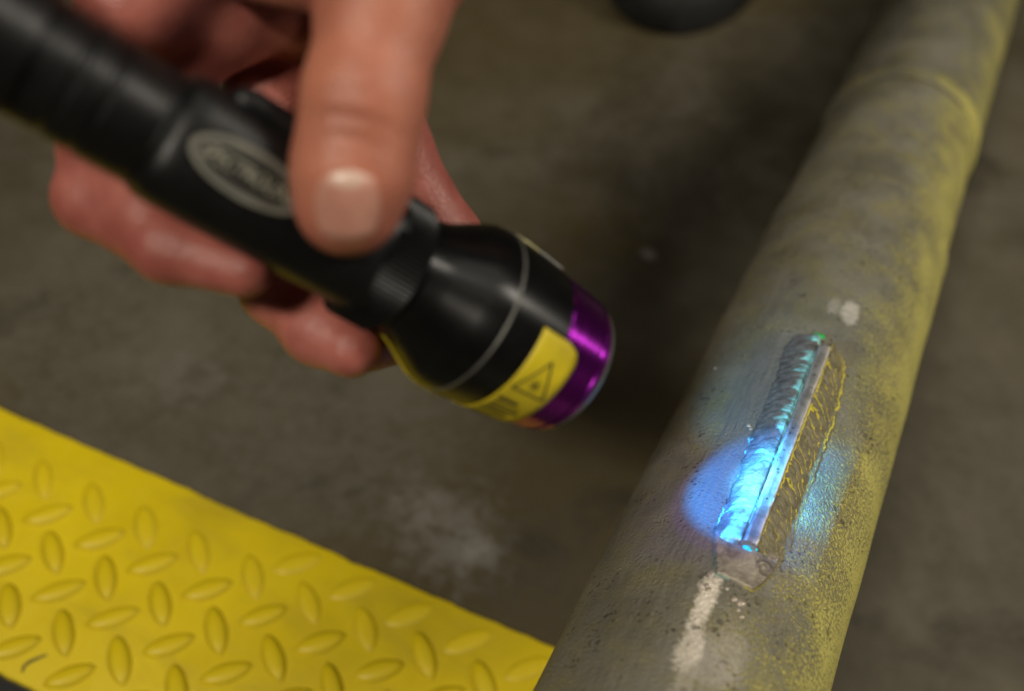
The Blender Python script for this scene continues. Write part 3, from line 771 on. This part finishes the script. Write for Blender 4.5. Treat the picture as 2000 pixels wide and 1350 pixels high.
fingers = [
    [(C(700, 60, 0.250), C(765, 290, 0.256), 0.0105, 0.0094), (C(765, 290, 0.256), C(872, 470, 0.264), 0.0090, 0.0084), (C(872, 470, 0.264), C(800, 640, 0.262), 0.0088, 0.0080), (C(800, 640, 0.262), C(715, 668, 0.250), 0.0080, 0.0072)],
    [(C(570, 10, 0.262), C(480, 330, 0.258), 0.0110, 0.0100), (C(480, 330, 0.250), C(545, 560, 0.246), 0.0098, 0.0088), (C(545, 560, 0.246), C(625, 640, 0.238), 0.0085, 0.0082), (C(625, 640, 0.238), C(685, 680, 0.233), 0.0080, 0.0066)],
    [(C(430, 20, 0.242), C(240, 230, 0.238), 0.0110, 0.0098), (C(240, 230, 0.238), C(185, 385, 0.226), 0.0095, 0.0082), (C(185, 385, 0.226), C(330, 480, 0.217), 0.0080, 0.0072), (C(330, 480, 0.217), C(478, 528, 0.214), 0.0072, 0.0056)],
    [(C(300, -10, 0.232), C(260, 70, 0.232), 0.0110, 0.0090), (C(260, 70, 0.232), C(188, 285, 0.226), 0.0086, 0.0078), (C(188, 285, 0.226), C(285, 415, 0.217), 0.0070, 0.0062)],
]
def cone_sd(Pt, a, b, ra, rb):
    ba = (b - a).astype(np.float32); pa = Pt - a.astype(np.float32)
    h = np.clip(pa @ ba / float(ba @ ba), 0, 1)
    d = np.sqrt(((pa - h[..., None] * ba) ** 2).sum(-1)) - (ra + (rb - ra) * h).astype(np.float32)
    return d
def smin(a, b, k):
    h = np.clip(k - np.abs(a - b), 0, None) / k
    return np.minimum(a, b) - h * h * k * 0.25
def hand_sd(Pt):
    d = None
    for p in palm:
        q = cone_sd(Pt, *p); d = q if d is None else smin(d, q, 0.006)
    t = None
    for p in thumb:
        q = cone_sd(Pt, *p); t = q if t is None else smin(t, q, 0.005)
    # knuckle wrinkles across the thumb
    for (x, y, z, dep, w) in ((705, 178, 0.1955, 0.0008, 0.0008), (703, 222, 0.1955, 0.0011, 0.0008), (700, 262, 0.196, 0.0008, 0.0008)):
        c0 = C(x, y, z).astype(np.float32); ax = nrm(C(690, 330, 0.1985) - C(708, 195, 0.1955)).astype(np.float32)
        s = (Pt - c0) @ ax; lat = (Pt - c0)[..., 0]
        s = s + 0.0012 * np.cos(lat * 260) - 0.0012
        t = t + dep * np.exp(-(s / w) ** 2) * np.exp(-(lat / 0.006) ** 2)
    for (x, y, z, dep, w) in ():
        pass
    d = smin(d, t, 0.007)
    for fgr in fingers:
        f = None
        for p in fgr:
            q = cone_sd(Pt, *p); f = q if f is None else smin(f, q, 0.0035)
        d = smin(d, f, 0.0022)
    return d
def surface_nets(lo, hi, step):
    n = np.ceil((hi - lo) / step).astype(int) + 1
    ax = [lo[k] + step * np.arange(n[k]) for k in range(3)]
    Dg = np.empty(n, np.float32)
    for i0 in range(0, n[0], 24):
        xs = ax[0][i0:i0 + 24]
        Pt = np.stack(np.meshgrid(xs, ax[1], ax[2], indexing='ij'), -1).astype(np.float32)
        Dg[i0:i0 + 24] = hand_sd(Pt)
    ins = Dg < 0
    corners = [(i, j, k) for i in (0, 1) for j in (0, 1) for k in (0, 1)]
    sl = lambda A_, c: A_[c[0]:n[0] - 1 + c[0], c[1]:n[1] - 1 + c[1], c[2]:n[2] - 1 + c[2]]
    cnt = sum(sl(ins, c).astype(np.int8) for c in corners)
    act = (cnt > 0) & (cnt < 8)
    idx = -np.ones(act.shape, int); cells = np.argwhere(act); idx[act] = np.arange(len(cells))
    acc = np.zeros((len(cells), 3)); wn = np.zeros(len(cells))
    for c in corners:
        for axis in range(3):
            if c[axis]: continue
            c2 = list(c); c2[axis] = 1
            d0 = Dg[tuple((cells + c).T)]; d1 = Dg[tuple((cells + c2).T)]
            m = (d0 < 0) != (d1 < 0); t = d0 / np.where(d0 == d1, 1, d0 - d1)
            p = np.array(c, float)[None].repeat(len(cells), 0); p[:, axis] = t
            acc[m] += p[m]; wn[m] += 1
    V = lo + step * (cells + acc / wn[:, None])
    F_ = []
    for axis in range(3):
        u, v = (axis + 1) % 3, (axis + 2) % 3
        s0 = [slice(0, n[0] - 1), slice(0, n[1] - 1), slice(0, n[2] - 1)]
        A_ = ins[tuple(s0)]; s1 = list(s0); s1[axis] = slice(1, n[axis]); B_ = ins[tuple(s1)]
        e = np.argwhere(A_ != B_); e = e[(e[:, u] > 0) & (e[:, v] > 0)]
        fl_ = A_[tuple(e.T)]
        du = np.zeros(3, int); du[u] = 1; dv = np.zeros(3, int); dv[v] = 1
        q = np.stack([idx[tuple((e - du - dv).T)], idx[tuple((e - dv).T)], idx[tuple(e.T)], idx[tuple((e - du).T)]], 1)
        q[~fl_] = q[~fl_][:, ::-1]; F_.append(q)
    return V, np.concatenate(F_)
lo = np.array([-0.106, -0.322, 0.172]); hi = np.array([0.166, 0.014, 0.290])
Vh, Fh = surface_nets(lo, hi, 0.0011)
# drop open boundary at the arm end is fine: the field is cut outside the frame
def mat_skin():
    t = NT('skin'); c = t.coord()
    a = t.noise(c, 60, 4, 0.6); b = t.noise(c, 260, 4, 0.6); g = t.noise(c, 1400, 3, 0.6); v = t.vor(c, 1500)
    col = t.mix(t.ss(a, 0.3, 0.7), (0.36, 0.122, 0.075), (0.48, 0.176, 0.108))
    col = t.mix(t.ss(b, 0.55, 0.8, 0, 0.5), col, (0.40, 0.105, 0.072))
    pink = t.mix(t.ss(a, 0.3, 0.7), (0.29, 0.078, 0.060), (0.43, 0.140, 0.108))
    col = t.mix(t.attr('dorsal'), pink, col)
    h = t.math('ADD', t.math('MULTIPLY', g, 0.5), v)
    return t.p(color=col, rough=t.lin(b, 0.3, 0.7, 0.36, 0.52), spec=0.45, sss=0.12, sssr=(1.0, 0.35, 0.18), ssss=0.003, normal=t.bump(h, 0.3, 0.0005))
m_skin = mat_skin()
me = mesh('hand', w_(Vh), Fh)
dorsal = np.clip((np.interp(Vh[:, 2], [0.190, 0.206], [1, 0])), 0, 1) * smooth((Vh[:, 0] - (-0.0465)) / 0.006)
q = me.attributes.new('dorsal', 'FLOAT', 'POINT'); q.data.foreach_set('value', dorsal.astype(np.float32))
bm = bmesh.new(); bm.from_mesh(me)
for _ in range(2): bmesh.ops.smooth_vert(bm, verts=bm.verts, factor=0.4, use_axis_x=True, use_axis_y=True, use_axis_z=True)
bm.to_mesh(me)
bmesh.ops.recalc_face_normals(bm, faces=bm.faces)
if bm.calc_volume(signed=True) < 0: bmesh.ops.reverse_faces(bm, faces=bm.faces)
bm.to_mesh(me); bm.free(); me.update()
hand = link('hand', me, m_skin)
hand['label'] = 'bare hand gripping the black torch, thumb pressed on its side'; hand['category'] = 'hand'
# thumb nail laid on the surface
bvh = BVHTree.FromPolygons([tuple(v.co) for v in me.vertices], [tuple(p.vertices) for p in me.polygons])
def nail():
    nu, nv = 21, 21; vs = []
    cx, cy = 679, 403; hw, hl = 70, 76
    up = nrm(CAM - P(cx, cy, 0.19))
    for i in range(nu):
        for j in range(nv):
            u = -1 + 2 * i / (nu - 1); v = -1 + 2 * j / (nv - 1)
            # square to rounded square
            k = (1 - 0.24 * v * v); l = (1 - 0.26 * u * u)
            x = cx + hw * u * k - 8 * v * 0 ; y = cy + hl * v * l
            r = ray(x, y); loc, no, _, _ = bvh.ray_cast(Vector(CAM), Vector(r))
            no = Vector(no) if no.dot(Vector(r)) < 0 else -Vector(no)
            e = max(abs(u), abs(v)) ; lift = 0.00060 * (1 - e ** 8) - 0.00050 * e ** 8
            p = np.array(loc) + np.array(no) * lift
            vs.append(p)
    return vs, grid_faces(nu, nv)
def mat_nail():
    t = NT('nail'); c = t.coord(); g = t.noise(t.vmul(c, (200, 200, 200)), 1.0, 3); ln = t.attr('lunula')
    col = t.mix(t.ss(g, 0.3, 0.7), (0.47, 0.215, 0.160), (0.53, 0.265, 0.200))
    col = t.mix(t.math('MULTIPLY', ln, 0.6), col, (0.68, 0.55, 0.46))
    return t.p(color=col, rough=0.30, spec=0.5, sss=0.15, sssr=(1.0, 0.4, 0.25), ssss=0.003)
nv_, nf_ = nail(); nme = mesh('fingernail', nv_, nf_); fixn(nme)
lun = []
for i in range(21):
    for j in range(21):
        u = -1 + i / 10; v = -1 + j / 10
        lun.append(float(smooth(np.array((0.62 - math.hypot(u * 0.8, v + 1.0)) / 0.25))))
q = nme.attributes.new('lunula', 'FLOAT', 'POINT'); q.data.foreach_set('value', lun)
link('fingernail', nme, mat_nail(), hand)

# ------------------------------------------------------------------ boot at the top edge
bp = on_plane(1262, 76)
boot_z = bp + np.array([0.0, 0.0, 0.0])
toe = nrm(np.array([-0.32, -1.0, 0.0])); side = np.array([-toe[1], toe[0], 0])
bo = bp - toe * 0.005
boot = thing('boot', 'dark work boot standing on the floor at the top edge, only its toe showing', 'boot', frame(bo, side, -toe, (0, 0, 1)) if np.linalg.det(np.array([side, -toe, [0, 0, 1]])) > 0 else frame(bo, -side, -toe, (0, 0, 1)))
def boot_outline(t, k=1.0):
    """half width at distance t behind the toe tip (m)"""
    if t <= 0: return 0.0
    w = 0.049 * math.sqrt(max(0, 1 - (1 - min(t, 0.075) / 0.075) ** 2))
    w -= 0.012 * smooth(np.array((t - 0.10) / 0.08)) * 1.0
    w += 0.003 * smooth(np.array((t - 0.20) / 0.06))
    if t > 0.262: w *= math.sqrt(max(0, 1 - ((t - 0.262) / 0.03) ** 2))
    return float(w) * k
def boot_loft(layers, name, mat):
    """layers: (z, inset) -> stacked outlines"""
    n = 72; ts = np.concatenate([0.292 * (0.5 - 0.5 * np.cos(np.linspace(0, np.pi, n)))])
    vs, fs = [], []
    for z, ins, tip_, heel in layers:
        ring = []
        for k in range(n): ring.append((boot_outline(ts[k]) - ins * min(1, boot_outline(ts[k]) / 0.02), ts[k]))
        loop = [(w, t) for w, t in ring] + [(-w, t) for w, t in ring[-2:0:-1]]
        for w, t in loop:
            t2 = tip_ + t * (0.292 - tip_ - heel) / 0.292
            vs.append((w, t2, z if not callable(z) else z(t)))
    m = len(loop)
    for i in range(len(layers) - 1):
        for k in range(m):
            k2 = (k + 1) % m; fs.append((i * m + k, i * m + k2, (i + 1) * m + k2, (i + 1) * m + k))
    mir = lambda k: k if k in (0, n - 1) else 2 * n - 2 - k
    for base in (0, (len(layers) - 1) * m):
        for k in range(n - 1):
            q = [k, k + 1, mir(k + 1), mir(k)]; q = list(dict.fromkeys(q)); fs.append(tuple(base + i for i in q))
    me = mesh(name, vs, fs); fixn(me); o = link(name, me, mat, boot); sharp(me, 45); return o
m_rub = plain('black_rubber', (0.006, 0.006, 0.005), 0.7, nscale=300)
m_lea = plain('brown_suede', (0.040, 0.028, 0.012), 0.85, nscale=400, nstr=0.3)
boot_loft([(0.0005, 0.003, 0.003, 0.002), (0.004, 0.0, 0, 0), (0.022, 0.0, 0, 0), (0.026, 0.002, 0.002, 0.002)], 'sole', m_rub)
up_ = lambda base, top: (lambda t: base + (top - base) * float(smooth(np.array((t - 0.02) / 0.18))))
boot_loft([(0.0255, 0.004, 0.004, 0.004), (up_(0.036, 0.05), 0.004, 0.005, 0.004), (up_(0.050, 0.085), 0.010, 0.012, 0.006), (up_(0.060, 0.12), 0.019, 0.028, 0.008), (up_(0.064, 0.15), 0.030, 0.050, 0.012)], 'upper', m_lea)
shaft = []
for z, ry, rx in ((0.06, 0.050, 0.030), (0.13, 0.056, 0.040), (0.19, 0.055, 0.043), (0.23, 0.057, 0.046), (0.232, 0.052, 0.041), (0.20, 0.05, 0.039)):
    shaft.append([(rx * math.cos(2 * math.pi * k / 48), 0.224 + ry * math.sin(2 * math.pi * k / 48), z) for k in range(48)])
vs = [p for r in shaft for p in r]; fs = [(i * 48 + k, i * 48 + (k + 1) % 48, (i + 1) * 48 + (k + 1) % 48, (i + 1) * 48 + k) for i in range(5) for k in range(48)]
me = mesh('shaft', vs, fs); fixn(me); link('shaft', me, m_lea, boot)
